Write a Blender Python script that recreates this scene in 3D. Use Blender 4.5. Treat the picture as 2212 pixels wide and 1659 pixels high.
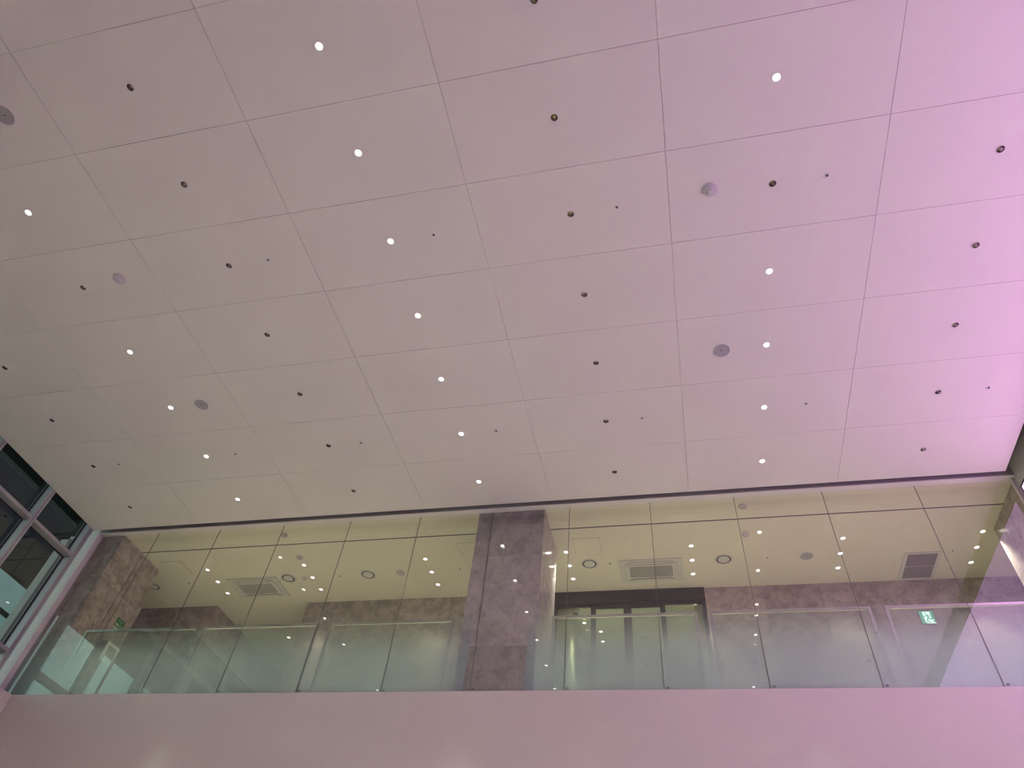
import bpy, bmesh, math, random
from mathutils import Matrix, Vector

random.seed(7)
SC = bpy.context.scene
COL = SC.collection
for o in list(bpy.data.objects):
    bpy.data.objects.remove(o)

# ------------------------------------------------------------------ camera, world, exposure
cam_d = bpy.data.cameras.new('camera')
cam_d.sensor_fit = 'HORIZONTAL'; cam_d.sensor_width = 36.0; cam_d.lens = 23.971
cam_d.clip_start = 0.05; cam_d.clip_end = 200
cam = bpy.data.objects.new('camera', cam_d); COL.objects.link(cam)
CR = Vector((0.97414796, 0.20819209, 0.08770295)); CU = Vector((0.09924913, -0.74315155, 0.66172153)); CF = Vector((-0.20294177, 0.63591023, 0.74460245))
cam.matrix_world = Matrix(((CR.x, CU.x, -CF.x, 0), (CR.y, CU.y, -CF.y, 0), (CR.z, CU.z, -CF.z, 1.6), (0, 0, 0, 1)))
SC.camera = cam

world = bpy.data.worlds.new('night'); SC.world = world; world.use_nodes = True
world.node_tree.nodes['Background'].inputs[0].default_value = (0.010, 0.012, 0.016, 1)
world.node_tree.nodes['Background'].inputs[1].default_value = 1.0
SC.view_settings.view_transform = 'Standard'; SC.view_settings.look = 'None'
SC.view_settings.gamma = 1; SC.view_settings.exposure = 0.0; SC.view_settings.use_curve_mapping = False
SC.cycles.use_denoising = True; SC.cycles.denoising_input_passes = 'RGB_ALBEDO_NORMAL'
SC.cycles.max_bounces = 4; SC.cycles.diffuse_bounces = 2; SC.cycles.glossy_bounces = 2; SC.cycles.transmission_bounces = 2
SC.cycles.use_adaptive_sampling = False
SC.cycles.transparent_max_bounces = 28; SC.cycles.use_light_tree = False; SC.cycles.sample_clamp_indirect = 40.0
SC.cycles.caustics_reflective = False; SC.cycles.caustics_refractive = False

ATRIUM_W = 3780.0      # power of one lit atrium downlight
CORR_W = 260.0         # power of one lit corridor downlight
SCREEN_GAIN = 1.5     # brightness of the wall screen

# ------------------------------------------------------------------ main sizes (metres; camera stands at 0,0)
CZ = 9.40                                   # atrium ceiling
PX0, PDX = -11.58, 2.3949                   # ceiling panel grid
PY0, PDY = -2.70, 1.2157
CX0, CX1, CY1 = -11.68, 5.275, 9.50         # ceiling edges
GY = 9.81                                   # balcony glass plane
FY, FZ = 9.76, 6.096                        # balcony fascia front and top
KZ = 9.49                                   # corridor ceiling
WX = 5.48                                   # right wall
BY = 12.65                                  # corridor back wall
REAR = -6.3

# ------------------------------------------------------------------ materials
MATS = {}
def nmat(name):
    m = bpy.data.materials.new(name); m.use_nodes = True
    MATS[name] = m
    return m, m.node_tree, m.node_tree.nodes['Principled BSDF']

def plain(name, col, rough=0.6, metal=0.0, spec=0.5, grain=0.0, scale=60.0, bump=0.0):
    m, nt, b = nmat(name)
    b.inputs['Base Color'].default_value = (*col, 1); b.inputs['Roughness'].default_value = rough
    b.inputs['Metallic'].default_value = metal; b.inputs['Specular IOR Level'].default_value = spec
    if grain or bump:
        tc = nt.nodes.new('ShaderNodeTexCoord'); nz = nt.nodes.new('ShaderNodeTexNoise')
        nz.inputs['Scale'].default_value = scale; nz.inputs['Detail'].default_value = 3 if bump else 1
        nt.links.new(tc.outputs['Object'], nz.inputs['Vector'])
        if grain:
            mx = nt.nodes.new('ShaderNodeMix'); mx.data_type = 'RGBA'
            mx.inputs['A'].default_value = tuple(c * (1 - grain) for c in col) + (1,)
            mx.inputs['B'].default_value = tuple(min(1, c * (1 + grain)) for c in col) + (1,)
            nt.links.new(nz.outputs['Fac'], mx.inputs['Factor']); nt.links.new(mx.outputs['Result'], b.inputs['Base Color'])
        if bump:
            bp = nt.nodes.new('ShaderNodeBump'); bp.inputs['Strength'].default_value = bump; bp.inputs['Distance'].default_value = 0.004
            nt.links.new(nz.outputs['Fac'], bp.inputs['Height']); nt.links.new(bp.outputs['Normal'], b.inputs['Normal'])
    return m

def emit(name, col, strength):
    # glowing surfaces (lamps, signs)
    m, nt, b = nmat(name)
    b.inputs['Base Color'].default_value = (*col, 1)
    b.inputs['Emission Color'].default_value = (*col, 1); b.inputs['Emission Strength'].default_value = strength
    return m

def stone(name, dark, light, fleck, rough):
    m, nt, b = nmat(name); L = nt.links.new; N = nt.nodes.new
    tc = N('ShaderNodeTexCoord'); oi = N('ShaderNodeObjectInfo')
    off = N('ShaderNodeVectorMath'); off.operation = 'ADD'
    sc = N('ShaderNodeMath'); sc.operation = 'MULTIPLY'; sc.inputs[1].default_value = 37.0
    L(oi.outputs['Random'], sc.inputs[0]); L(tc.outputs['Object'], off.inputs[0]); L(sc.outputs[0], off.inputs[1])
    n1 = N('ShaderNodeTexNoise'); n1.inputs['Scale'].default_value = 4.5; n1.inputs['Detail'].default_value = 6; n1.inputs['Roughness'].default_value = 0.74; n1.inputs['Distortion'].default_value = 0.25
    n2 = N('ShaderNodeTexNoise'); n2.inputs['Scale'].default_value = 38.0; n2.inputs['Detail'].default_value = 5; n2.inputs['Distortion'].default_value = 1.2
    vo = N('ShaderNodeTexVoronoi'); vo.inputs['Scale'].default_value = 4.0
    for n in (n1, n2, vo): L(off.outputs[0], n.inputs['Vector'])
    r1 = N('ShaderNodeValToRGB'); r1.color_ramp.elements[0].position = 0.40; r1.color_ramp.elements[0].color = (*dark, 1)
    r1.color_ramp.elements[1].position = 0.60; r1.color_ramp.elements[1].color = (*light, 1)
    L(n1.outputs['Fac'], r1.inputs[0])
    r2 = N('ShaderNodeValToRGB'); r2.color_ramp.elements[0].position = 0.56; r2.color_ramp.elements[0].color = (0, 0, 0, 1)
    r2.color_ramp.elements[1].position = 0.66; r2.color_ramp.elements[1].color = (0.55, 0.55, 0.55, 1)
    L(n2.outputs['Fac'], r2.inputs[0])
    m1 = N('ShaderNodeMix'); m1.data_type = 'RGBA'; m1.inputs['B'].default_value = (*fleck, 1)
    L(r2.outputs[0], m1.inputs['Factor']); L(r1.outputs[0], m1.inputs['A'])
    r3 = N('ShaderNodeValToRGB'); r3.color_ramp.elements[0].position = 0.12; r3.color_ramp.elements[0].color = (0.22, 0.22, 0.22, 1)
    r3.color_ramp.elements[1].position = 0.30; r3.color_ramp.elements[1].color = (0, 0, 0, 1)
    L(vo.outputs['Distance'], r3.inputs[0])
    m2 = N('ShaderNodeMix'); m2.data_type = 'RGBA'; m2.inputs['B'].default_value = (*light, 1)
    L(r3.outputs[0], m2.inputs['Factor']); L(m1.outputs['Result'], m2.inputs['A'])
    hv = N('ShaderNodeHueSaturation'); mr = N('ShaderNodeMapRange'); mr.inputs['To Min'].default_value = 0.86; mr.inputs['To Max'].default_value = 1.14
    L(oi.outputs['Random'], mr.inputs['Value']); L(mr.outputs[0], hv.inputs['Value']); L(m2.outputs['Result'], hv.inputs['Color'])
    L(hv.outputs[0], b.inputs['Base Color'])
    b.inputs['Roughness'].default_value = rough
    return m

def glass(name, tint, f0=0.06, refl=(1, 1, 1)):
    """thin architectural pane: clear, with Schlick reflection computed from the view angle"""
    m, nt, b = nmat(name); nt.nodes.remove(b); L = nt.links.new; N = nt.nodes.new
    out = nt.nodes['Material Output']
    ge = N('ShaderNodeNewGeometry'); dt = N('ShaderNodeVectorMath'); dt.operation = 'DOT_PRODUCT'
    L(ge.outputs['Normal'], dt.inputs[0]); L(ge.outputs['Incoming'], dt.inputs[1])
    ab = N('ShaderNodeMath'); ab.operation = 'ABSOLUTE'; L(dt.outputs['Value'], ab.inputs[0])
    om = N('ShaderNodeMath'); om.operation = 'SUBTRACT'; om.inputs[0].default_value = 1; L(ab.outputs[0], om.inputs[1])
    pw = N('ShaderNodeMath'); pw.operation = 'POWER'; pw.inputs[1].default_value = 5; L(om.outputs[0], pw.inputs[0])
    ma = N('ShaderNodeMath'); ma.operation = 'MULTIPLY_ADD'; ma.inputs[1].default_value = 1 - f0; ma.inputs[2].default_value = f0; L(pw.outputs[0], ma.inputs[0])
    tr = N('ShaderNodeBsdfTransparent'); tr.inputs[0].default_value = (*tint, 1)
    gl = N('ShaderNodeBsdfGlossy'); gl.inputs['Roughness'].default_value = 0.0; gl.inputs['Color'].default_value = (*refl, 1)
    mx = N('ShaderNodeMixShader'); L(ma.outputs[0], mx.inputs[0]); L(tr.outputs[0], mx.inputs[1]); L(gl.outputs[0], mx.inputs[2])
    L(mx.outputs[0], out.inputs[0])
    return m

def film(name, col, stops, trans=0.5, z0=0.0, z1=1.0):
    """frosted film, its density printed as a gradient over the height of the sheet """
    m, nt, b = nmat(name); nt.nodes.remove(b); L = nt.links.new; N = nt.nodes.new
    out = nt.nodes['Material Output']
    tc = N('ShaderNodeTexCoord'); sx = N('ShaderNodeSeparateXYZ'); L(tc.outputs['Object'], sx.inputs[0])
    mp = N('ShaderNodeMapRange'); mp.inputs['From Min'].default_value = z0; mp.inputs['From Max'].default_value = z1; L(sx.outputs['Z'], mp.inputs['Value'])
    rp = N('ShaderNodeValToRGB'); rp.color_ramp.interpolation = 'LINEAR'
    el = rp.color_ramp.elements
    el[0].position = stops[0][0]; el[0].color = (*[stops[0][1]] * 3, 1); el[-1].position = stops[-1][0]; el[-1].color = (*[stops[-1][1]] * 3, 1)
    for p, v in stops[1:-1]: el.new(p).color = (v, v, v, 1)
    L(mp.outputs[0], rp.inputs[0])
    di = N('ShaderNodeBsdfDiffuse'); di.inputs[0].default_value = (*col, 1)
    tl = N('ShaderNodeBsdfTranslucent'); tl.inputs[0].default_value = (*col, 1)
    ms = N('ShaderNodeMixShader'); ms.inputs[0].default_value = trans; L(di.outputs[0], ms.inputs[1]); L(tl.outputs[0], ms.inputs[2])
    tr = N('ShaderNodeBsdfTransparent')
    mx = N('ShaderNodeMixShader'); L(rp.outputs[0], mx.inputs[0]); L(tr.outputs[0], mx.inputs[1]); L(ms.outputs[0], mx.inputs[2])
    L(mx.outputs[0], out.inputs[0])
    return m

def screen_mat(name):
    """moving-picture wall: magenta at the top running through lilac to pale blue lower down"""
    m, nt, b = nmat(name); L = nt.links.new; N = nt.nodes.new
    tc = N('ShaderNodeTexCoord'); sx = N('ShaderNodeSeparateXYZ'); L(tc.outputs['Generated'], sx.inputs[0])
    nz = N('ShaderNodeTexNoise'); nz.inputs['Scale'].default_value = 1.6; L(tc.outputs['Generated'], nz.inputs['Vector'])
    ad = N('ShaderNodeMath'); ad.operation = 'MULTIPLY_ADD'; ad.inputs[1].default_value = 0.16; L(nz.outputs['Fac'], ad.inputs[0]); L(sx.outputs['Z'], ad.inputs[2])
    rp = N('ShaderNodeValToRGB'); el = rp.color_ramp.elements
    st = ((0.06, (0.06, 0.085, 0.08)), (0.34, (0.34, 0.32, 0.40)), (0.56, (0.98, 0.58, 1.06)), (0.82, (1.08, 0.57, 1.17)), (1.0, (1.36, 0.66, 1.42)))
    el[0].position = st[0][0]; el[0].color = (*st[0][1], 1); el[-1].position = st[-1][0]; el[-1].color = (*st[-1][1], 1)
    for p, c in st[1:-1]: el.new(p).color = (*c, 1)
    L(ad.outputs[0], rp.inputs[0])
    b.inputs['Base Color'].default_value = (0.01, 0.01, 0.01, 1); b.inputs['Roughness'].default_value = 0.5
    L(rp.outputs[0], b.inputs['Emission Color']); b.inputs['Emission Strength'].default_value = SCREEN_GAIN
    return m

M_ceil = plain('ceiling_paint', (0.80, 0.77, 0.73), 0.65, grain=0.012, scale=1.2)
M_fascia = plain('fascia_plaster', (0.74, 0.69, 0.63), 0.7, grain=0.05, scale=40, bump=0.12)
M_wall = plain('wall_paint', (0.72, 0.70, 0.66), 0.7, grain=0.02, scale=8)
M_trimw = plain('trim_white', (0.80, 0.77, 0.74), 0.5)
M_cream = plain('corridor_ceiling_paint', (0.80, 0.76, 0.65), 0.7, grain=0.01, scale=1.5)
M_floor = plain('atrium_floor', (0.55, 0.51, 0.46), 0.35, grain=0.06, scale=6)
M_cfloor = plain('corridor_floor', (0.58, 0.54, 0.45), 0.4, grain=0.05, scale=6)
M_black = plain('black_void', (0.012, 0.011, 0.011), 0.8)
M_dark = plain('dark_frame', (0.055, 0.046, 0.044), 0.4)
M_seal = plain('silicone_seal', (0.20, 0.185, 0.165), 0.6)
M_joint = plain('hatch_joint', (0.30, 0.28, 0.23), 0.7)
M_alu = plain('mullion_aluminium', (0.46, 0.45, 0.47), 0.42, metal=0.25)
M_steel = plain('rail_steel', (0.50, 0.49, 0.48), 0.26, metal=1.0)
M_refl = plain('reflector_chrome', (0.50, 0.48, 0.46), 0.10, metal=1.0)
M_lampoff = plain('lamp_unlit', (0.62, 0.46, 0.25), 0.35)
M_plastic = plain('white_plastic', (0.78, 0.77, 0.76), 0.45)
M_grey = plain('speaker_mesh', (0.42, 0.41, 0.43), 0.7, grain=0.1, scale=400)
M_acw = plain('ac_panel', (0.68, 0.67, 0.63), 0.45)
M_det = plain('detector_plastic', (0.60, 0.58, 0.60), 0.45)
M_beam = plain('header_grey', (0.40, 0.375, 0.385), 0.55)
M_roomceil = plain('inner_room_ceiling', (0.62, 0.64, 0.58), 0.7)
M_louv = plain('louver_metal', (0.33, 0.30, 0.31), 0.5)
M_stone = stone('limestone_front', (0.37, 0.345, 0.345), (0.55, 0.515, 0.515), (0.66, 0.63, 0.63), 0.11)
M_stoneb = stone('limestone_back', (0.33, 0.28, 0.255), (0.55, 0.485, 0.45), (0.64, 0.57, 0.54), 0.28)
M_glass = glass('balcony_glass', (0.985, 0.99, 0.955), 0.042, (0.80, 0.90, 1.0))
M_wglass = glass('window_glass', (0.86, 0.90, 0.90), 0.05)
M_dglass = glass('door_glass', (0.90, 0.94, 0.88), 0.05)
M_film = film('gradient_frost_film', (0.82, 1.0, 1.0), ((0.0, 0.24), (0.20, 0.235), (0.417, 0.182), (0.646, 0.072), (0.86, 0.020), (1.0, 0.0)), 0.30, 6.066, 7.42)
M_mediabright = emit('media_facade_bright', (0.74, 1.0, 0.90), 1.9)
M_mediadim = emit('media_facade_dim', (0.62, 1.0, 0.96), 0.22)
M_mediapale = emit('media_facade_pale', (0.85, 1.0, 0.92), 0.38)
for _m in (M_mediabright, M_mediadim, M_mediapale): _m.cycles.emission_sampling = 'NONE'
M_facade = plain('facade_concrete', (0.22, 0.22, 0.21), 0.8)
M_lamp = emit('lamp_lit', (1.0, 0.93, 0.80), 30.0)
M_lampc = emit('corridor_lamp_lit', (1.0, 0.95, 0.80), 9.0)
M_yellowlight = plain('wall_yellow_light_tint', (0.76, 0.75, 0.52), 0.7)  # yellow-green light of the inner room put into the wall colour
M_green = emit('exit_green', (0.03, 0.40, 0.25), 0.95)
M_exitw = emit('exit_white', (0.70, 0.98, 0.98), 1.5)
M_figure = emit('exit_figure_green', (0.06, 0.50, 0.36), 0.8)
M_signgreen = plain('aed_green', (0.03, 0.22, 0.06), 0.5)
M_print = plain('white_print', (0.80, 0.80, 0.78), 0.5)
M_red = plain('aed_red', (0.30, 0.10, 0.09), 0.5)
M_ink = plain('grey_ink', (0.10, 0.11, 0.11), 0.6)
M_screen = screen_mat('wall_screen_picture')

# ------------------------------------------------------------------ helpers
def link(o, parent=None):
    COL.objects.link(o)
    if parent is not None: o.parent = parent
    return o

def mesh_obj(name, bm, mat, parent=None, loc=(0, 0, 0), smooth=False):
    me = bpy.data.meshes.new(name)
    bmesh.ops.recalc_face_normals(bm, faces=bm.faces)
    bm.to_mesh(me); bm.free()
    if mat: me.materials.append(mat)
    if smooth:
        for p in me.polygons: p.use_smooth = True
    o = bpy.data.objects.new(name, me); o.location = loc
    return link(o, parent)

def inst(name, me, parent=None, loc=(0, 0, 0)):
    o = bpy.data.objects.new(name, me); o.location = loc
    return link(o, parent)

def empty(name, loc=(0, 0, 0)):
    o = bpy.data.objects.new(name, None); o.location = loc; o.empty_display_size = 0.1
    return link(o)

def tag(o, label=None, cat=None, group=None, kind=None):
    if label: o['label'] = label
    if cat: o['category'] = cat
    if group: o['group'] = group
    if kind: o['kind'] = kind
    return o

def structure(name, loc=(0, 0, 0)):
    return tag(empty(name, loc), kind='structure')

def add_box(bm, x0, x1, y0, y1, z0, z1):
    v = [bm.verts.new(p) for p in ((x0, y0, z0), (x1, y0, z0), (x1, y1, z0), (x0, y1, z0), (x0, y0, z1), (x1, y0, z1), (x1, y1, z1), (x0, y1, z1))]
    for f in ((3, 2, 1, 0), (4, 5, 6, 7), (0, 1, 5, 4), (1, 2, 6, 5), (2, 3, 7, 6), (3, 0, 4, 7)):
        bm.faces.new([v[i] for i in f])

def boxes(name, lst, mat, parent=None, loc=(0, 0, 0), bevel=0.0):
    bm = bmesh.new()
    for b in lst: add_box(bm, *b)
    if bevel: bmesh.ops.bevel(bm, geom=list(bm.edges), offset=bevel, segments=2, affect='EDGES')
    return mesh_obj(name, bm, mat, parent, loc)

def box(name, b, mat, parent=None, loc=(0, 0, 0), bevel=0.0):
    return boxes(name, [b], mat, parent, loc, bevel)

def film_sheet(name, x0, x1, y, z0, z1, parent):
    """laminated film: eight thin frosted layers 0.2 mm apart"""
    bm = bmesh.new()
    for k in range(8):
        yy = y + 0.0002 * k
        bm.faces.new([bm.verts.new(p) for p in ((x0, yy, z0), (x1, yy, z0), (x1, yy, z1), (x0, yy, z1))])
    return mesh_obj(name, bm, M_film, parent)

def lathe(bm, prof, n=24, cap0=False, cap1=False):
    rings = [[bm.verts.new((r * math.cos(2 * math.pi * k / n), r * math.sin(2 * math.pi * k / n), z)) for k in range(n)] for r, z in prof]
    for a, b in zip(rings, rings[1:]):
        for k in range(n):
            bm.faces.new((a[k], a[(k + 1) % n], b[(k + 1) % n], b[k]))
    if cap0: bm.faces.new(rings[0])
    if cap1: bm.faces.new(rings[-1])

def lathe_mesh(name, prof, mat, n=24, cap0=False, cap1=False, smooth=False):
    bm = bmesh.new(); lathe(bm, prof, n, cap0, cap1)
    bmesh.ops.recalc_face_normals(bm, faces=bm.faces)
    me = bpy.data.meshes.new(name); bm.to_mesh(me); bm.free(); me.materials.append(mat)
    if smooth:
        for p in me.polygons: p.use_smooth = True
    return me

def prism(bm, pts, z0, z1):
    a = [bm.verts.new((x, y, z0)) for x, y in pts]; b = [bm.verts.new((x, y, z1)) for x, y in pts]
    bm.faces.new(list(reversed(a))); bm.faces.new(b)
    for k in range(len(pts)):
        j = (k + 1) % len(pts); bm.faces.new((a[k], a[j], b[j], b[k]))

def rrect(w, d, r, n=6):
    pts = []
    for cx, cy, a0 in ((w / 2 - r, d / 2 - r, 0), (-w / 2 + r, d / 2 - r, 90), (-w / 2 + r, -d / 2 + r, 180), (w / 2 - r, -d / 2 + r, 270)):
        for k in range(n + 1):
            a = math.radians(a0 + 90 * k / n); pts.append((cx + r * math.cos(a), cy + r * math.sin(a)))
    return pts

def prism_obj(name, pts, z0, z1, mat, parent=None, loc=(0, 0, 0)):
    bm = bmesh.new(); prism(bm, pts, z0, z1)
    return mesh_obj(name, bm, mat, parent, loc)

def spot(name, loc, power, col, size_deg, parent, radius=0.03, blend=0.6):
    d = bpy.data.lights.new(name, 'SPOT'); d.energy = power; d.color = col
    d.spot_size = math.radians(size_deg); d.spot_blend = blend; d.shadow_soft_size = radius
    o = bpy.data.objects.new(name, d); o.location = loc
    return link(o, parent)

ORD = ('first', 'second', 'third', 'fourth', 'fifth', 'sixth', 'seventh', 'eighth', 'ninth', 'tenth', 'eleventh', 'twelfth')

# ================================================================== THE SETTING
box('floor', (-14, 8, REAR, 10.2, -0.2, 0.0), M_floor); tag(bpy.data.objects['floor'], kind='structure')

# ---- atrium ceiling: shared panel mesh with a round cut-out in its middle
def panel_mesh(w, d, t, r, n=20):
    ang = sorted(set([2 * math.pi * k / n for k in range(n)] + [math.atan2(sy * d, sx * w) % (2 * math.pi) for sx in (1, -1) for sy in (1, -1)]))
    bm = bmesh.new(); ci, co, ti, to = [], [], [], []
    for a in ang:
        c, s = math.cos(a), math.sin(a)
        k = min(w / 2 / abs(c) if abs(c) > 1e-9 else 1e9, d / 2 / abs(s) if abs(s) > 1e-9 else 1e9)
        ci.append(bm.verts.new((r * c, r * s, 0))); co.append(bm.verts.new((k * c, k * s, 0)))
        ti.append(bm.verts.new((r * c, r * s, t))); to.append(bm.verts.new((k * c, k * s, t)))
    m = len(ang)
    for k in range(m):
        j = (k + 1) % m
        bm.faces.new((ci[k], ci[j], co[j], co[k])); bm.faces.new((co[k], co[j], to[j], to[k]))
        bm.faces.new((ti[k], ti[j], ci[j], ci[k])); bm.faces.new((to[k], to[j], ti[j], ti[k]))
    bmesh.ops.recalc_face_normals(bm, faces=bm.faces)
    me = bpy.data.meshes.new('ceiling_panel'); bm.to_mesh(me); bm.free(); me.materials.append(M_ceil)
    return me

ceil = structure('ceiling', (0, 0, CZ))
NCOL, NROW = 7, 10
pm = panel_mesh(PDX - 0.0052, PDY - 0.0042, 0.014, 0.0435)
for i in range(NCOL):
    for j in range(NROW):
        inst('ceiling_panel', pm, ceil, (PX0 + PDX * (i + 0.5), PY0 + PDY * (j + 0.5), random.uniform(0.0, 0.0004)))
PXE, PYE = PX0 + PDX * NCOL, PY0 + PDY * NROW
strips = [(PX0 + PDX * i - 0.02, PX0 + PDX * i + 0.02, PY0, PYE, 0.009, 0.03) for i in range(NCOL + 1)]
strips += [(PX0, PXE, PY0 + PDY * j - 0.02, PY0 + PDY * j + 0.02, 0.0095, 0.031) for j in range(NROW + 1)]
boxes('joint_backing', strips, M_ceil, ceil)
boxes('edge_strip', [(CX0, PX0 + 0.0021, PY0, CY1, 0, 0.10), (PXE - 0.0021, CX1, PY0, CY1, 0, 0.10), (PX0 + 0.0022, PXE - 0.0022, PYE - 0.0017, CY1, 0, 0.10)], M_ceil, ceil)
box('rear_field', (CX0, CX1, REAR, PY0 - 0.0035, 0, 0.10), M_ceil, ceil)
box('roof_slab', (-13, 6.2, REAR, 9.9, 0.62, 0.75), M_black, ceil)

# ---- soffit and glazing frame around the balcony opening
t1 = structure('trim_1')
box('header_beam', (-11.73, WX, 9.70, 9.83, 9.484, 9.98), M_beam, t1)
box('header_lip', (-11.73, WX - 0.002, 9.697, 9.832, 9.464, 9.4835), M_trimw, t1)
box('side_jamb_left', (-11.95, -11.73, 9.70, 9.835, FZ, 9.98), M_trimw, t1)
box('side_jamb_right', (5.43, WX - 0.002, FY, 9.83, FZ, 9.479), M_trimw, t1)
box('slot_closure', (-11.95, WX, CY1 - 0.02, 9.699, 9.80, 9.84), M_black, t1)
box('side_slot_closure', (CX1 - 0.02, WX, REAR, CY1 - 0.021, 9.80, 9.84), M_black, t1)
box('bulkhead', (-13, 6.2, 9.84, 9.90, 9.56, 10.02), M_black, t1)

# ---- walls of the atrium
tag(box('wall_back', (-11.43, WX, FY, 10.0, 0.0, FZ), M_fascia), kind='structure')
wl = structure('wall_left')
box('spandrel', (-11.75, -11.43, REAR, FY - 0.001, 0.0, FZ - 0.0605), M_fascia, wl)
box('sill', (-12.1, -11.43, REAR, FY - 0.001, FZ - 0.06, FZ - 0.001), M_fascia, wl)
box('upper_wall', (-12.1, -11.90, REAR, 2.50, FZ, 10.02), M_wall, wl)
box('pocket_top', (-12.1, CX0, REAR, 9.9, 9.98, 10.02), M_black, wl)
box('pocket_side', (CX0 - 0.004, CX0 + 0.02, REAR, CY1, CZ + 0.101, 9.98), M_black, wl)
tag(box('wall_right', (WX, WX + 0.2, REAR, 9.84, 0.0, 10.02), M_wall), kind='structure')
tag(box('wall_rear', (-12.1, WX + 0.2, REAR - 0.2, REAR, 0.0, 10.02), M_wall), kind='structure')

# ---- window wall on the left
win1 = structure('window_1')
MY = [9.44 + 0.0, 8.215, 6.80, 5.385, 3.97, 2.555]
GXW = -11.88
for k, y in enumerate(MY):
    w = 0.05
    mu = boxes('mullion', [(-11.93, -11.712, y - w, y + w, FZ, 9.98), (-11.712, -11.70, y - w, y - 0.004, FZ, 9.98), (-11.712, -11.70, y + 0.004, y + w, FZ, 9.98)], M_alu, win1)
    box('mullion_groove', (-11.7125, -11.710, y - 0.0035, y + 0.0035, FZ, 9.98), M_black, mu)
TIERS = ((8.765, 9.98), (6.765, 8.695), (FZ, 6.695))
for a, b in zip(MY, MY[1:]):
    y0, y1 = b + 0.051, a - 0.051
    for zt in (8.73, 6.73):
        box('transom', (-11.93, -11.701, y0, y1, zt - 0.034, zt + 0.034), M_alu, win1)
    for zi, (z0, z1) in enumerate(TIERS):
        pn = box('window_pane', (GXW - 0.006, GXW, y0, y1, z0, z1), M_wglass, win1)
        g = 0.018
        boxes('gasket', [(GXW - 0.012, GXW + 0.012, y0, y0 + g, z0, z1), (GXW - 0.012, GXW + 0.012, y1 - g, y1, z0, z1), (GXW - 0.012, GXW + 0.012, y0 + g, y1 - g, z0, z0 + g), (GXW - 0.012, GXW + 0.012, y0 + g, y1 - g, z1 - g, z1)], M_black, pn)

# ---- balcony glazing
win2 = structure('window_2')
JX = [-11.73] + [-10.3324 + 1.43497 * k for k in range(11)] + [5.43]
FILM0, FILM1 = FZ - 0.03, 7.42
film_gap = (-3.27, -2.33)
stamp_bits = [(0, .006, 0, .028), (.006, .016, .012, .018), (.012, .018, .018, .028), (.012, .018, 0, .012), (.021, .032, .022, .028), (.021, .026, .012, .022), (.026, .032, .004, .016), (.021, .032, 0, .004)]
for k, (a, b) in enumerate(zip(JX, JX[1:])):
    pn = box('glass_pane', (a + 0.0036, b - 0.0036, GY - 0.006, GY + 0.006, FZ - 0.03, 9.47), M_glass, win2)
    segs = []
    x0, x1 = a + 0.0036, b - 0.0036
    if x1 <= film_gap[0] or x0 >= film_gap[1]: segs = [(x0, x1)]
    else:
        if x0 < film_gap[0]: segs.append((x0, film_gap[0]))
        if x1 > film_gap[1]: segs.append((film_gap[1], x1))
    for s0, s1 in segs:
        tag(film_sheet('frosted_film', s0, s1, GY + 0.0066, FILM0, FILM1, pn), 'frosted film fading out towards its top')
    if k > 0:
        bm = bmesh.new()
        for u0, u1, v0, v1 in stamp_bits: add_box(bm, a + 0.034 + u0, a + 0.034 + u1, GY - 0.0072, GY - 0.0062, FZ + 0.036 + v0, FZ + 0.036 + v1)
        mesh_obj('maker_stamp', bm, M_ink, pn)
for x in JX[1:-1]:
    box('joint_seal', (x - 0.0034, x + 0.0034, GY - 0.005, GY + 0.005, FZ - 0.03, 9.47), M_seal, win2)

# ---- corridor shell
tag(box('floor_corridor', (-12.6, 8.2, 10.001, 19.2, 5.8, 6.02), M_cfloor), kind='structure')
ck = structure('ceiling_corridor', (0, 0, KZ))
GRV = 10.462
box('ceiling_board', (-12.6, 8.2, 9.835, GRV - 0.014, 0, 0.06), M_cream, ck)
box('ceiling_board', (-12.6, 8.2, GRV + 0.014, 19.2, 0, 0.06), M_cream, ck)
box('groove_shade_strip', (-12.6, 8.2, GRV - 0.0135, GRV + 0.0135, 0.004, 0.06), M_black, ck)  # black strip nearly flush in the groove, standing in for its shade

def stone_run(name, pieces, struct=True, mat=None):
    """pieces: boxes of single stone panels"""
    r = structure(name) if struct else empty(name)
    for p in pieces: box('stone_panel', p, mat or M_stoneb, r, bevel=0.0015)
    return r

def split(x0, x1, n, gap=0.003):
    w = (x1 - x0) / n
    return [(x0 + w * i + gap / 2, x0 + w * (i + 1) - gap / 2) for i in range(n)]

KF = 6.021
HZ = [(KF, 6.83), (6.833, 8.499), (8.502, KZ - 0.002)]
# back wall: left piece, middle piece, right piece
stone_run('wall_corridor_back', [(a, b, BY, BY + 0.2, KF, KZ - 0.002) for seg in (split(-12.6, -10.53, 2), split(-8.2, -2.50, 5), [(0.571, 1.678), (1.681, 2.748), (2.751, 3.878), (3.881, 5.008), (5.011, 6.4), (6.403, 8.2)]) for a, b in seg])
stone_run('wall_passage', [(-10.73, -10.53, a, b, KF, KZ - 0.002) for a, b in split(BY + 0.203, 19.0, 5)] + [(-8.2, -8.0, a, b, KF, KZ - 0.002) for a, b in split(BY + 0.203, 19.0, 5)] + [(-10.53, -8.2, 19.0, 19.2, KF, KZ - 0.002)])
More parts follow.
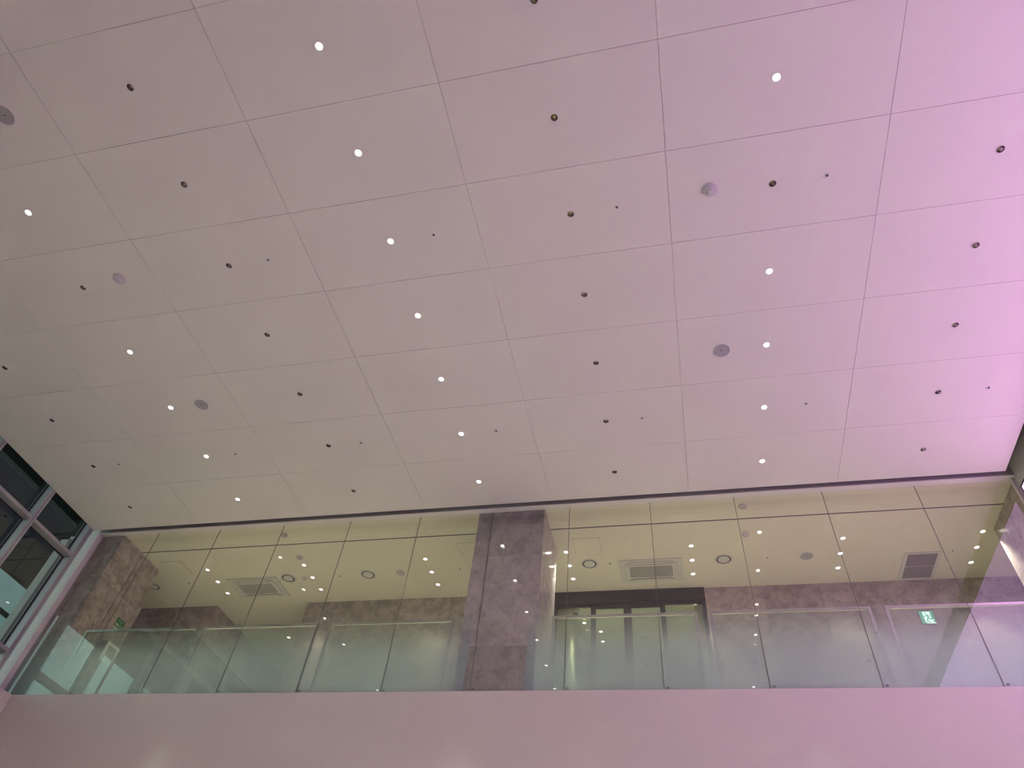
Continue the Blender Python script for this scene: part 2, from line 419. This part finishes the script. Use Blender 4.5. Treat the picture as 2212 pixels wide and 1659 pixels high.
# end pillars (stone clad)
def pillar(x0, x1, name):
    ps = []
    for z0, z1 in HZ:
        for y0, y1 in ((9.84, 10.470), (10.482, 11.155)):
            ps.append((x0, x1, y0, y1, z0, z1))
    r = stone_run(name, ps, mat=M_stoneb)
    box('joint_shadow', (x0 + 0.03, x1 - 0.03, 10.471, 10.481, KF, KZ - 0.003), M_black, r)
    return r
pillar(-12.4, -11.19, 'wall_corridor_left')
pillar(5.495, 6.6, 'wall_corridor_right')
tag(box('wall_corridor_end_left', (-12.8, -12.6, 9.84, 13, KF, KZ), M_wall), kind='structure')
tag(box('wall_corridor_end_right', (8.2, 8.4, 9.84, 13, KF, KZ), M_wall), kind='structure')

# ---- stone column behind the glass
colm = empty('stone_column', (-2.81, 10.50, KF))
tag(colm, 'square grey stone column standing close behind the balcony glass', 'column')
for z0, z1 in HZ:
    box('stone_panel', (-0.62, 0.615, -0.675, -0.650, z0 - KF, z1 - KF), M_stone, colm)                  # front
    box('stone_panel', (0.596, 0.62, -0.649, -0.040, z0 - KF, z1 - KF), M_stone, colm)                   # right side, front half
    box('stone_panel', (0.596, 0.62, -0.034, 0.645, z0 - KF, z1 - KF), M_stone, colm)
    box('stone_panel', (-0.62, -0.596, -0.649, 0.645, z0 - KF, z1 - KF), M_stone, colm)
    box('stone_panel', (-0.62, 0.62, 0.646, 0.67, z0 - KF, z1 - KF), M_stone, colm)
box('core', (-0.59, 0.59, -0.645, 0.64, 0, KZ - KF - 0.003), M_black, colm)

# ---- automatic door in the back wall
dr = structure('door_1', (-0.965, BY, KF))
DX0, DX1 = -1.527, 1.535
top = KZ - KF - 0.004
box('header', (DX0, DX1, -0.03, 0.19, 9.235 - KF, top), M_dark, dr, bevel=0.003)
box('header_track', (DX0 + 0.04, DX1 - 0.04, -0.036, 0.10, 9.205 - KF, 9.233 - KF), M_dark, dr)
box('jamb', (DX0, DX0 + 0.05, 0.0, 0.16, 0, 9.204 - KF), M_dark, dr)
box('jamb', (DX1 - 0.05, DX1, 0.0, 0.16, 0, 9.204 - KF), M_dark, dr)
def leaf(name, x0, x1, st, top_rail, zt):
    lf = boxes(name, [(x0, x0 + st, 0.02, 0.07, 0, zt), (x1 - st, x1, 0.02, 0.07, 0, zt), (x0 + st, x1 - st, 0.02, 0.07, zt - top_rail, zt), (x0 + st, x1 - st, 0.02, 0.07, 0, 0.10)], M_dark, dr)
    box('door_pane', (x0 + st, x1 - st, 0.042, 0.048, 0.10, zt - top_rail), M_dglass, lf)
    return lf
zt = 9.204 - KF
leaf('side_light', DX0 + 0.051, -0.735, 0.02, 0.045, zt)
leaf('sliding_leaf', -0.733, -0.016, 0.075, 0.08, zt)
leaf('sliding_leaf', -0.012, 0.715, 0.075, 0.08, zt)
leaf('side_light', 0.717, DX1 - 0.051, 0.02, 0.03, zt)
box('door_sensor', (-0.05, 0.05, -0.065, -0.037, 9.21 - KF, 9.225 - KF), M_ink, dr)

# ---- room behind the door
rm = structure('wall_inner_room')
boxes('left_wall', [(-2.55, -2.28, BY + 0.25, 18.0, KF, KZ - 0.002)], M_yellowlight, rm)
boxes('right_wall', [(0.35, 0.62, BY + 0.25, 18.0, KF, KZ - 0.002)], M_yellowlight, rm)
box('inner_ceiling', (-2.28, 0.35, BY + 0.22, 17.8, KZ - 0.004, KZ - 0.001), M_roomceil, rm)
box('far_wall', (-2.28, 0.35, 17.8, 18.0, KF, KZ - 0.002), M_wall, rm)

# ================================================================== LIGHT FITTINGS IN THE ATRIUM CEILING
me_ring = lathe_mesh('trim_ring', [(0.0405, 0.0), (0.0405, -0.003), (0.043, -0.0045), (0.048, -0.004), (0.0505, -0.0008)], M_plastic, 28)
me_refl = lathe_mesh('reflector', [(0.0404, 0.0), (0.0385, 0.013), (0.032, 0.029), (0.0225, 0.041)], M_refl, 12)
me_can = lathe_mesh('housing', [(0.0425, 0.002), (0.0425, 0.075), (0.0, 0.076)], M_black, 16)
me_off = lathe_mesh('lamp', [(0.0225, 0.041), (0.019, 0.037), (0.012, 0.0355), (0.0001, 0.035)], M_lampoff, 16)
me_on = lathe_mesh('lamp', [(0.0375, 0.016), (0.030, 0.0135), (0.018, 0.0125), (0.0001, 0.012)], M_lamp, 20)

def downlight(x, y, z, lit, label, group, lampmesh=None, power=0, col=(0.96, 1.0, 0.81), size=26):
    t = empty('recessed_downlight', (x, y, z)); tag(t, label, 'downlight', group)
    inst('trim_ring', me_ring, t); inst('reflector', me_refl, t); inst('housing', me_can, t)
    inst('lamp', lampmesh or (me_on if lit else me_off), t)
    if lit: spot('lamp_light', (0, 0, -0.004), power, col, size, t, blend=1.0)
    return t

COLN = ('first column from the window wall', 'second column from the window wall', 'third column from the window wall', 'middle column of the ceiling',
        'third column from the screen wall', 'second column from the screen wall', 'column beside the screen wall')
for i in range(NCOL):
    for j in range(NROW):
        x = PX0 + PDX * (i + 0.5); y = PY0 + PDY * (j + 0.5)
        lit = i in (1, 3, 5)
        if (i in (1, 5) and j == 5) or j < 2: lit = False
        r = NROW - 1 - j
        row = 'row nearest the balcony glass' if r == 0 else ORD[r] + ' row from the glass'
        downlight(x, y, CZ, lit, f"{'glowing' if lit else 'unlit'} recessed downlight, {COLN[i]}, {row}", 'downlights in the atrium ceiling', power=ATRIUM_W)

# ================================================================== SMALL CEILING FITTINGS
me_sesc = lathe_mesh('escutcheon', [(0.0165, 0.010), (0.0165, -0.004), (0.022, -0.008), (0.030, -0.007), (0.037, -0.0005)], M_plastic, 20)
me_scen = lathe_mesh('sprinkler_head', [(0.0165, -0.001), (0.012, -0.003), (0.010, -0.012), (0.0001, -0.013)], M_ink, 12)
def sprinkler(x, y, z, label, group):
    t = empty('fire_sprinkler', (x, y, z)); tag(t, label, 'sprinkler', group)
    inst('escutcheon', me_sesc, t); inst('sprinkler_head', me_scen, t)

me_db = lathe_mesh('detector_base', [(0.072, -0.0005), (0.075, -0.010), (0.070, -0.020), (0.060, -0.024), (0.0001, -0.0245)], M_det, 28, smooth=False)
me_dd = lathe_mesh('detector_dome', [(0.052, -0.0245), (0.047, -0.036), (0.034, -0.042), (0.0001, -0.043)], M_det, 24)
me_dk = lathe_mesh('sensor_cap', [(0.026, -0.043), (0.025, -0.054), (0.020, -0.057), (0.0001, -0.058)], M_det, 18)
def detector(x, y, z, label, group, s=1.0):
    t = empty('smoke_detector', (x, y, z)); tag(t, label, 'detector', group); t.scale = (s, s, s)
    inst('detector_base', me_db, t); inst('detector_dome', me_dd, t); inst('sensor_cap', me_dk, t)

me_sr = lathe_mesh('rim', [(0.116, -0.0005), (0.116, -0.008), (0.122, -0.010), (0.131, -0.006), (0.134, -0.0005)], M_plastic, 40)
me_sg = lathe_mesh('grille', [(0.1155, -0.004), (0.08, -0.0065), (0.04, -0.0075), (0.0001, -0.0078)], M_grey, 40)
me_sl = None
def speaker(x, y, z, label, group):
    t = empty('ceiling_speaker', (x, y, z)); tag(t, label, 'speaker', group)
    inst('rim', me_sr, t); inst('grille', me_sg, t)
    box('badge', (-0.016, 0.016, -0.006, 0.006, -0.0098, -0.0076), M_ink, t)

ROWY = [PY0 + PDY * (j + 0.5) for j in range(NROW)]
fa = ROWY[5]; fb = ROWY[8]
for x, y, l in ((-4.99, fa, 'beside the unlit downlight, third column, fifth row from glass'), (-2.60, fa, 'beside the glowing middle-column downlight, fifth row from glass'),
                (-0.23, fa, 'between unlit downlight and smoke detector, fifth row from glass'), (2.19, fa, 'right of the smoke detector, fifth row from glass')):
    sprinkler(x, y, CZ, 'small white sprinkler ' + l, 'sprinklers in the atrium ceiling')
for k, x in enumerate((-9.83, -7.40, -4.99, -2.60, -0.24, 2.19, 4.64)):
    sprinkler(x, fb, CZ, f'small white sprinkler in the row near the glass, {ORD[k]} from the windows', 'sprinklers in the atrium ceiling')
detector(0.88, 3.94, CZ, 'round lilac-white smoke detector on the atrium ceiling, towards the screen wall', 'smoke detectors on the atrium ceiling', 1.12)
detector(-7.34, 3.93, CZ, 'round white smoke detector on the atrium ceiling, towards the window wall', 'smoke detectors on the atrium ceiling', 1.12)
speaker(0.98, 6.43, CZ, 'round grey speaker on the pink-lit part of the atrium ceiling', 'speakers in the atrium ceiling')
speaker(-7.40, 6.42, CZ, 'round grey speaker in the ceiling nearer the window wall and glass', 'speakers in the atrium ceiling')
speaker(-7.37, 1.56, CZ, 'round grey speaker cut off by the left edge of the photo', 'speakers in the atrium ceiling')

# ================================================================== CORRIDOR CEILING FITTINGS
me_ring2 = lathe_mesh('trim_ring', [(0.041, -0.0005), (0.041, -0.006), (0.046, -0.007), (0.052, -0.004), (0.054, -0.0005)], M_plastic, 24)
me_on2 = lathe_mesh('lamp', [(0.0405, -0.0005), (0.034, -0.003), (0.018, -0.004), (0.0001, -0.0045)], M_lampc, 20)
def corridor_light(x, y, label, power=CORR_W, z=KZ, col=(1.0, 0.97, 0.80), size=72):
    t = empty('corridor_downlight', (x, y, z)); tag(t, label, 'downlight', 'downlights in the corridor ceiling')
    inst('trim_ring', me_ring2, t); inst('lamp', me_on2, t)
    spot('lamp_light', (0, 0, -0.012), power, col, size, t, 0.035, 1.0)
TRI = ((-9.99, 'left of the left air conditioner'), (-7.66, 'right of the left air conditioner'), (-4.93, 'just left of the stone column'), (-2.015, 'just right of the stone column'),
       (0.38, 'right of the right air conditioner'), (3.06, 'between ceiling speaker and vent grille'), (5.34, 'right of the vent grille'))
for x, w in TRI:
    for y, q in ((11.20, 'nearest the glass'), (11.67, 'middle one'), (12.14, 'nearest the back wall')):
        corridor_light(x, y, f'small lit downlight {w}, {q} of three')
corridor_light(-9.38, 14.17, 'single lit downlight deep in the passage behind the corridor', 40)

dg = 'smoke detectors on the corridor ceiling'
detector(-7.63, 10.14, KZ, 'grey smoke detector between glass and dark groove, left bay', dg, 0.95)
detector(-7.64, 10.92, KZ, 'grey smoke detector behind the groove, above the left bay downlights', dg, 0.95)
detector(-7.86, 11.69, KZ, 'grey smoke detector between round diffuser and downlight, left bay', dg, 0.9)
detector(-5.62, 11.64, KZ, 'larger smoke detector left of the column, next to a glass joint', dg, 1.25)
detector(1.31, 10.11, KZ, 'smoke detector between glass and dark groove, right bay', dg, 0.95)
detector(1.37, 10.93, KZ, 'smoke detector behind the groove, right bay', dg, 0.95)

me_df = lathe_mesh('flange', [(0.136, -0.0005), (0.137, -0.007), (0.150, -0.010), (0.168, -0.007), (0.174, -0.0005)], M_acw, 40)
me_dgap = lathe_mesh('throat', [(0.1365, -0.0009), (0.0001, -0.0010)], M_black, 32)
me_dc = lathe_mesh('center_disc', [(0.100, -0.0015), (0.113, -0.005), (0.110, -0.008), (0.06, -0.0095), (0.0001, -0.0098)], M_acw, 40)
def diffuser(x, y, label):
    t = empty('round_air_diffuser', (x, y, KZ)); tag(t, label, 'diffuser', 'round air diffusers in the corridor')
    inst('flange', me_df, t); inst('throat', me_dgap, t); inst('center_disc', me_dc, t)
diffuser(-8.24, 11.66, 'round air diffuser right beside the left air conditioner')
diffuser(-6.36, 11.66, 'round air diffuser in the middle of the left bay ceiling')
diffuser(-11.70, 11.74, 'round air diffuser half hidden behind the left stone pillar')
diffuser(-1.61, 11.64, 'round air diffuser left of the right air conditioner')
diffuser(0.97, 11.69, 'round air diffuser right of the right air conditioner')
for x, y, l in ((-10.73, 11.68, 'near the left stone pillar'), (-7.01, 11.66, 'left of the middle round diffuser'), (-4.30, 11.62, 'just left of the stone column'), (-9.35, 13.41, 'in the passage behind the left bay'),
                (-1.21, 11.66, 'left of the right air conditioner'), (1.77, 11.70, 'between round diffuser and speaker'), (4.96, 11.74, 'right of the vent grille')):
    sprinkler(x, y, KZ, 'tiny sprinkler on the corridor ceiling ' + l, 'sprinklers in the corridor ceiling')
speaker(2.47, 11.70, KZ, 'round grey speaker in the corridor ceiling, right bay', 'speaker in the corridor ceiling')

# access hatches: flush lids with a fine dark joint
def hatch(x0, x1, y0, y1, label, lock):
    t = empty('access_hatch', ((x0 + x1) / 2, (y0 + y1) / 2, KZ)); tag(t, label, 'hatch', 'access hatches in the corridor ceiling')
    w, d = (x1 - x0) / 2, (y1 - y0) / 2
    box('lid', (-w + 0.006, w - 0.006, -d + 0.006, d - 0.006, -0.004, -0.0005), M_cream, t)
    g = 0.004
    boxes('joint', [(-w, w, -d, -d + g, -0.0012, -0.0004), (-w, w, d - g, d, -0.0012, -0.0004), (-w, -w + g, -d, d, -0.0012, -0.0004), (w - g, w, -d, d, -0.0012, -0.0004)], M_joint, t)
    box('lock', (lock * (w - 0.05) - 0.008, lock * (w - 0.05) + 0.008, d * 0.3 - 0.008, d * 0.3 + 0.008, -0.006, -0.0041), M_ink, t)
hatch(-10.96, -10.435, 10.82, 11.355, 'faint square access hatch near the left stone pillar', -1)
hatch(-4.13, -3.60, 10.72, 11.24, 'square access hatch partly hidden by the stone column', -1)
hatch(-1.83, -1.315, 10.78, 11.315, 'square access hatch right of the stone column', 1)

# cassette air conditioners
def cassette(x, y, label):
    t = empty('ceiling_air_conditioner', (x, y, KZ)); tag(t, label, 'air conditioner', 'ceiling air conditioners in the corridor')
    prism_obj('face_panel', rrect(1.225, 0.755, 0.015, 2), -0.022, -0.0005, M_acw, t)
    boxes_ = rrect(1.02, 0.66, 0.17, 6)
    prism_obj('panel_outline', rrect(1.028, 0.668, 0.174, 6), -0.0232, -0.0221, M_louv, t)
    prism_obj('inner_panel', boxes_, -0.030, -0.0233, M_acw, t)
    def vane(s, y0):
        pts = [(-0.36, 0.050), (-0.44, 0.030), (-0.36, -0.004), (0.36, -0.004), (0.44, 0.030), (0.36, 0.050)]
        slot = [(px * 1.03, y0 + s * (0.001 + (py - 0.023) * 1.35 + 0.023)) for px, py in pts]
        pl = [(px, y0 + s * (py + 0.006)) for px, py in pts]
        sl = prism_obj('air_slot', slot, -0.0308, -0.0301, M_black, t)
        prism_obj('vane', pl, -0.034, -0.0309, M_acw, sl)
    vane(-1, -0.236); vane(1, 0.262)
    gy = 0.015
    r = prism_obj('intake', [(px, py + gy) for px, py in rrect(0.83, 0.37, 0.05, 5)], -0.0315, -0.0301, M_ink, t)
    bars = [(-0.415 + 0.83 * k / 25 - 0.0045, -0.415 + 0.83 * k / 25 + 0.0045, gy - 0.186, gy + 0.186, -0.0345, -0.0316) for k in range(26)]
    bars += [(-0.42, 0.42, gy - 0.185 + 0.37 * k / 13 - 0.0038, gy - 0.185 + 0.37 * k / 13 + 0.0038, -0.0346, -0.0317) for k in range(14)]
    tag(boxes('intake_grille', bars, M_acw, r), kind='stuff')
    bm = bmesh.new(); prism(bm, [(-0.435 + 0.011 * math.cos(a * 0.5236), gy - 0.215 + 0.011 * math.sin(a * 0.5236)) for a in range(12)], -0.0312, -0.0301)
    add_box(bm, -0.415, -0.404, gy - 0.224, gy - 0.207, -0.0312, -0.0301); add_box(bm, -0.400, -0.388, gy - 0.224, gy - 0.207, -0.0312, -0.0301)
    mesh_obj('maker_logo', bm, M_louv, t)
    box('latch', (-0.03, 0.03, gy + 0.198, gy + 0.212, -0.0335, -0.0301), M_louv, t)
cassette(-0.42, 11.94, 'white cassette air conditioner above the automatic door')
cassette(-9.115, 11.955, 'white cassette air conditioner in the left bay ceiling')

# vent grille
vg = empty('ceiling_vent_grille', (4.48, 12.18, KZ)); tag(vg, 'rectangular louvred vent grille in the corridor ceiling, right end', 'vent')
hw, hd = 0.25, 0.39
boxes('frame', [(-hw - 0.06, hw + 0.06, -hd - 0.05, -hd, -0.014, -0.0005), (-hw - 0.06, hw + 0.06, hd, hd + 0.05, -0.014, -0.0005), (-hw - 0.06, -hw, -hd, hd, -0.014, -0.0005), (hw, hw + 0.06, -hd, hd, -0.014, -0.0005)], M_acw, vg)
box('back_plate', (-hw, hw, -hd, hd, -0.003, -0.0005), M_ink, vg)
bm = bmesh.new()
for k in range(44):
    y = -hd + 0.009 + (2 * hd - 0.018) * k / 43
    add_box(bm, -hw, hw, y - 0.0055, y + 0.0055, -0.011, -0.0035)
tag(mesh_obj('louvres', bm, M_louv, vg), kind='stuff')
box('centre_bar', (-hw, hw, -0.006, 0.006, -0.0135, -0.011), M_acw, vg)

# ================================================================== BALUSTRADES BEHIND THE GLASS
BX = ((-10.93, -8.52), (-8.41, -6.13), (-5.92, -3.66), (-1.99, 0.295), (0.486, 2.797), (2.988, 5.30))
BLAB = ('beside the left stone pillar', 'below the left air conditioner', 'just left of the stone column', 'in front of the automatic door', 'right of the automatic door', 'in front of the exit sign')
for (a, b), w in zip(BX, BLAB):
    t = empty('balustrade', ((a + b) / 2, 10.02, KF)); tag(t, f'steel framed glass balustrade {w}', 'balustrade', 'balustrades along the corridor edge')
    h = (b - a) / 2; zt = 7.425 - KF
    box('top_rail', (-h, h, -0.022, 0.022, zt - 0.042, zt), M_steel, t, bevel=0.003)
    box('post', (-h, -h + 0.042, -0.022, 0.022, 0, zt - 0.0425), M_steel, t)
    box('post', (h - 0.042, h, -0.022, 0.022, 0, zt - 0.0425), M_steel, t)
    box('glass_infill', (-h + 0.043, h - 0.043, -0.004, 0.004, 0.06, zt - 0.043), M_dglass, t)

# ================================================================== SIGNS AND WALL ITEMS
def strip2d(bm, pts, w, to3, d0, d1):
    for (ax, ay), (bx_, by_) in zip(pts, pts[1:]):
        dx, dy = bx_ - ax, by_ - ay; l = math.hypot(dx, dy); nx, ny = -dy / l * w / 2, dx / l * w / 2
        ex, ey = dx / l * w * 0.3, dy / l * w * 0.3
        q = [(ax - ex + nx, ay - ey + ny), (ax - ex - nx, ay - ey - ny), (bx_ + ex - nx, by_ + ey - ny), (bx_ + ex + nx, by_ + ey + ny)]
        poly2d(bm, q, to3, d0, d1)
def poly2d(bm, pts, to3, d0, d1):
    a = [bm.verts.new(to3(x, y, d0)) for x, y in pts]; b = [bm.verts.new(to3(x, y, d1)) for x, y in pts]
    bm.faces.new(a); bm.faces.new(list(reversed(b)))
    for k in range(len(pts)):
        j = (k + 1) % len(pts); bm.faces.new((a[k], b[k], b[j], a[j]))

ex = empty('exit_sign', (4.42, BY, 8.685)); tag(ex, 'green and white lit exit sign with running figure on the stone wall', 'exit sign')
W2, H2 = 0.126, 0.132
boxes('sign_case', [(-W2, W2, -0.045, -0.002, -H2, H2)], M_steel, ex, bevel=0.004)
to3 = lambda u, v, d: ((u - 0.5) * 2 * (W2 - 0.010), -0.0455 - d, (v - 0.5) * 2 * (H2 - 0.010))
bm = bmesh.new(); poly2d(bm, [(0, 0), (1, 0), (1, 1), (0, 1)], to3, 0.0, 0.002); face = mesh_obj('sign_face', bm, M_green, ex)
bm = bmesh.new(); poly2d(bm, [(0.24, 0.16), (0.36, 0.0), (1.0, 0.0), (0.80, 0.18), (0.95, 0.28), (0.77, 0.36), (0.77, 0.94), (0.24, 0.94)], to3, 0.0022, 0.0032); mesh_obj('doorway_symbol', bm, M_exitw, face)
bm = bmesh.new()
poly2d(bm, [(0.42 + 0.058 * math.cos(k * math.pi / 6), 0.82 + 0.056 * math.sin(k * math.pi / 6)) for k in range(12)], to3, 0.0034, 0.0044)
poly2d(bm, [(0.43, 0.70), (0.56, 0.70), (0.63, 0.52), (0.52, 0.48)], to3, 0.0034, 0.0044)
for pts, w in (([(0.46, 0.68), (0.37, 0.57), (0.27, 0.57)], 0.05), ([(0.51, 0.685), (0.635, 0.685), (0.74, 0.59)], 0.045), ([(0.555, 0.52), (0.40, 0.20), (0.52, 0.07)], 0.075), ([(0.58, 0.53), (0.645, 0.35), (0.86, 0.34)], 0.065)):
    strip2d(bm, pts, w, to3, 0.0036, 0.0046)
mesh_obj('running_figure', bm, M_figure, face)

def text_mesh(body, size, name):
    cu = bpy.data.curves.new(name, 'FONT'); cu.body = body; cu.size = size; cu.extrude = 0.0006; cu.align_x = 'CENTER'; cu.align_y = 'CENTER'; cu.resolution_u = 2
    tmp = bpy.data.objects.new(name, cu); COL.objects.link(tmp)
    me = bpy.data.meshes.new_from_object(tmp.evaluated_get(bpy.context.evaluated_depsgraph_get()))
    bpy.data.objects.remove(tmp); bpy.data.curves.remove(cu)
    return me
ae = empty('defibrillator_sign', (-11.188, 10.895, 8.04)); tag(ae, 'green AED wall sign with white heart on the left stone pillar', 'sign')
bd = box('board', (0.0, 0.006, -0.118, 0.118, -0.075, 0.108), M_signgreen, ae)
box('white_strip', (0.0, 0.006, -0.118, 0.118, -0.110, -0.0755), M_print, ae)
rotx = Matrix(((0, 0, 1), (1, 0, 0), (0, 1, 0))).to_4x4()     # text x -> +Y, text y -> +Z, facing +X
for body, size, y, z, nm in (('AED', 0.085, 0.040, -0.030, 'lettering'), ('자동심장충격기', 0.026, 0.0, 0.070, 'lettering'), ('Automated External Defibrillator', 0.013, 0.0, 0.040, 'lettering')):
    me = text_mesh(body, size, nm); me.materials.clear(); me.materials.append(M_print); me.transform(rotx)
    inst(nm, me, bd, (0.0068, y, z))
bm = bmesh.new(); hp = []
for k in range(24):
    a = 2 * math.pi * k / 24
    hp.append((0.0026 * 16 * math.sin(a) ** 3, 0.0026 * (13 * math.cos(a) - 5 * math.cos(2 * a) - 2 * math.cos(3 * a) - math.cos(4 * a))))
th3 = lambda u, v, d: (0.0062 + d, -0.070 + u, -0.024 + v)
poly2d(bm, hp, th3, 0.0, 0.001); mesh_obj('heart_symbol', bm, M_print, bd)
bm = bmesh.new(); poly2d(bm, [(0.006, 0.030), (-0.014, -0.004), (0.0, -0.004), (-0.008, -0.030), (0.014, 0.004), (0.0, 0.004)], th3, 0.0012, 0.002); mesh_obj('bolt_symbol', bm, M_signgreen, bd)

ab = empty('defibrillator_cabinet', (-11.188, 10.875, 7.22)); tag(ab, 'small red and white defibrillator cabinet on the left stone pillar', 'cabinet')
box('body', (0.0, 0.165, -0.185, 0.185, 0.0, 0.37), M_red, ab, bevel=0.008)
d_ = boxes('door', [(0.166, 0.188, -0.18, -0.125, 0.0, 0.365), (0.166, 0.188, 0.125, 0.18, 0.0, 0.365), (0.166, 0.188, -0.125, 0.125, 0.0, 0.05), (0.166, 0.188, -0.125, 0.125, 0.315, 0.365)], M_print, ab)
box('door_window', (0.168, 0.176, -0.125, 0.125, 0.05, 0.315), M_louv, d_)
me = lathe_mesh('alarm_light', [(0.035, 0.0), (0.035, 0.03), (0.022, 0.045), (0.0001, 0.048)], M_red, 16)
inst('alarm_light', me, ab, (0.09, 0.02, 0.371))

# dome camera and lights in the room behind the door
dc = empty('dome_camera', (-2.15, 13.38, KZ - 0.004)); tag(dc, 'white dome camera with black lens behind the automatic door', 'camera')
inst('base_ring', lathe_mesh('base_ring', [(0.030, -0.05), (0.055, -0.052), (0.088, -0.035), (0.092, -0.0005)], M_plastic, 28), dc)
inst('dome', lathe_mesh('dome', [(0.056, -0.051), (0.050, -0.078), (0.032, -0.098), (0.0001, -0.106)], M_ink, 24), dc)
for x, y, l in ((-2.03, 13.87, 'nearest the dome camera'), (-1.71, 14.26, 'second from the dome camera'), (-1.72, 14.70, 'third from the dome camera')):
    corridor_light(x, y, f'small lit downlight in the room behind the automatic door, {l}', 420, z=KZ - 0.0045, col=(1.0, 0.96, 0.88))

# ================================================================== WALL SCREEN
ls = empty('wall_screen', (WX, 1.8, 5.2)); tag(ls, 'huge glowing pink and lilac screen covering the right wall', 'screen')
SY0, SY1, SZ0, SZ1 = -3.6 - 1.8, 9.655 - 1.8, 1.4 - 5.2, 9.195 - 5.2
boxes('screen_frame', [(-0.045, -0.001, SY0, SY1, SZ0, SZ0 + 0.02), (-0.045, -0.001, SY0, SY1, SZ1 - 0.02, SZ1), (-0.045, -0.001, SY0, SY0 + 0.02, SZ0 + 0.02, SZ1 - 0.02), (-0.045, -0.001, SY1 - 0.02, SY1, SZ0 + 0.02, SZ1 - 0.02)], M_black, ls)
box('display', (-0.038, -0.001, SY0 + 0.021, SY1 - 0.021, SZ0 + 0.021, SZ1 - 0.021), M_screen, ls)

# ================================================================== LIT BUILDING ACROSS THE STREET, SEEN THROUGH THE WINDOWS
fb_ = empty('media_facade_building', (-34.0, 0.0, 0.0)); tag(fb_, 'teal glowing building front outside the left windows at night', 'building')
box('building_body', (-6.0, -0.06, -46, 62, 0.0, 19.5), M_facade, fb_)
for k in range(11):
    y0 = -42 + k * 4.6
    box('light_panel', (-0.05, 0.0, y0, y0 + 4.3, 1.0, 19.3), M_mediabright, fb_)
for k in range(16):
    y0 = 10.0 + k * 3.1
    box('light_panel', (-0.05, 0.0, y0, y0 + 2.6, 1.0, 17.6), M_mediapale if k % 3 == 1 else M_mediadim, fb_)
    box('light_band', (-0.05, 0.0, y0, y0 + 3.1, 17.9, 19.3), M_mediadim, fb_)
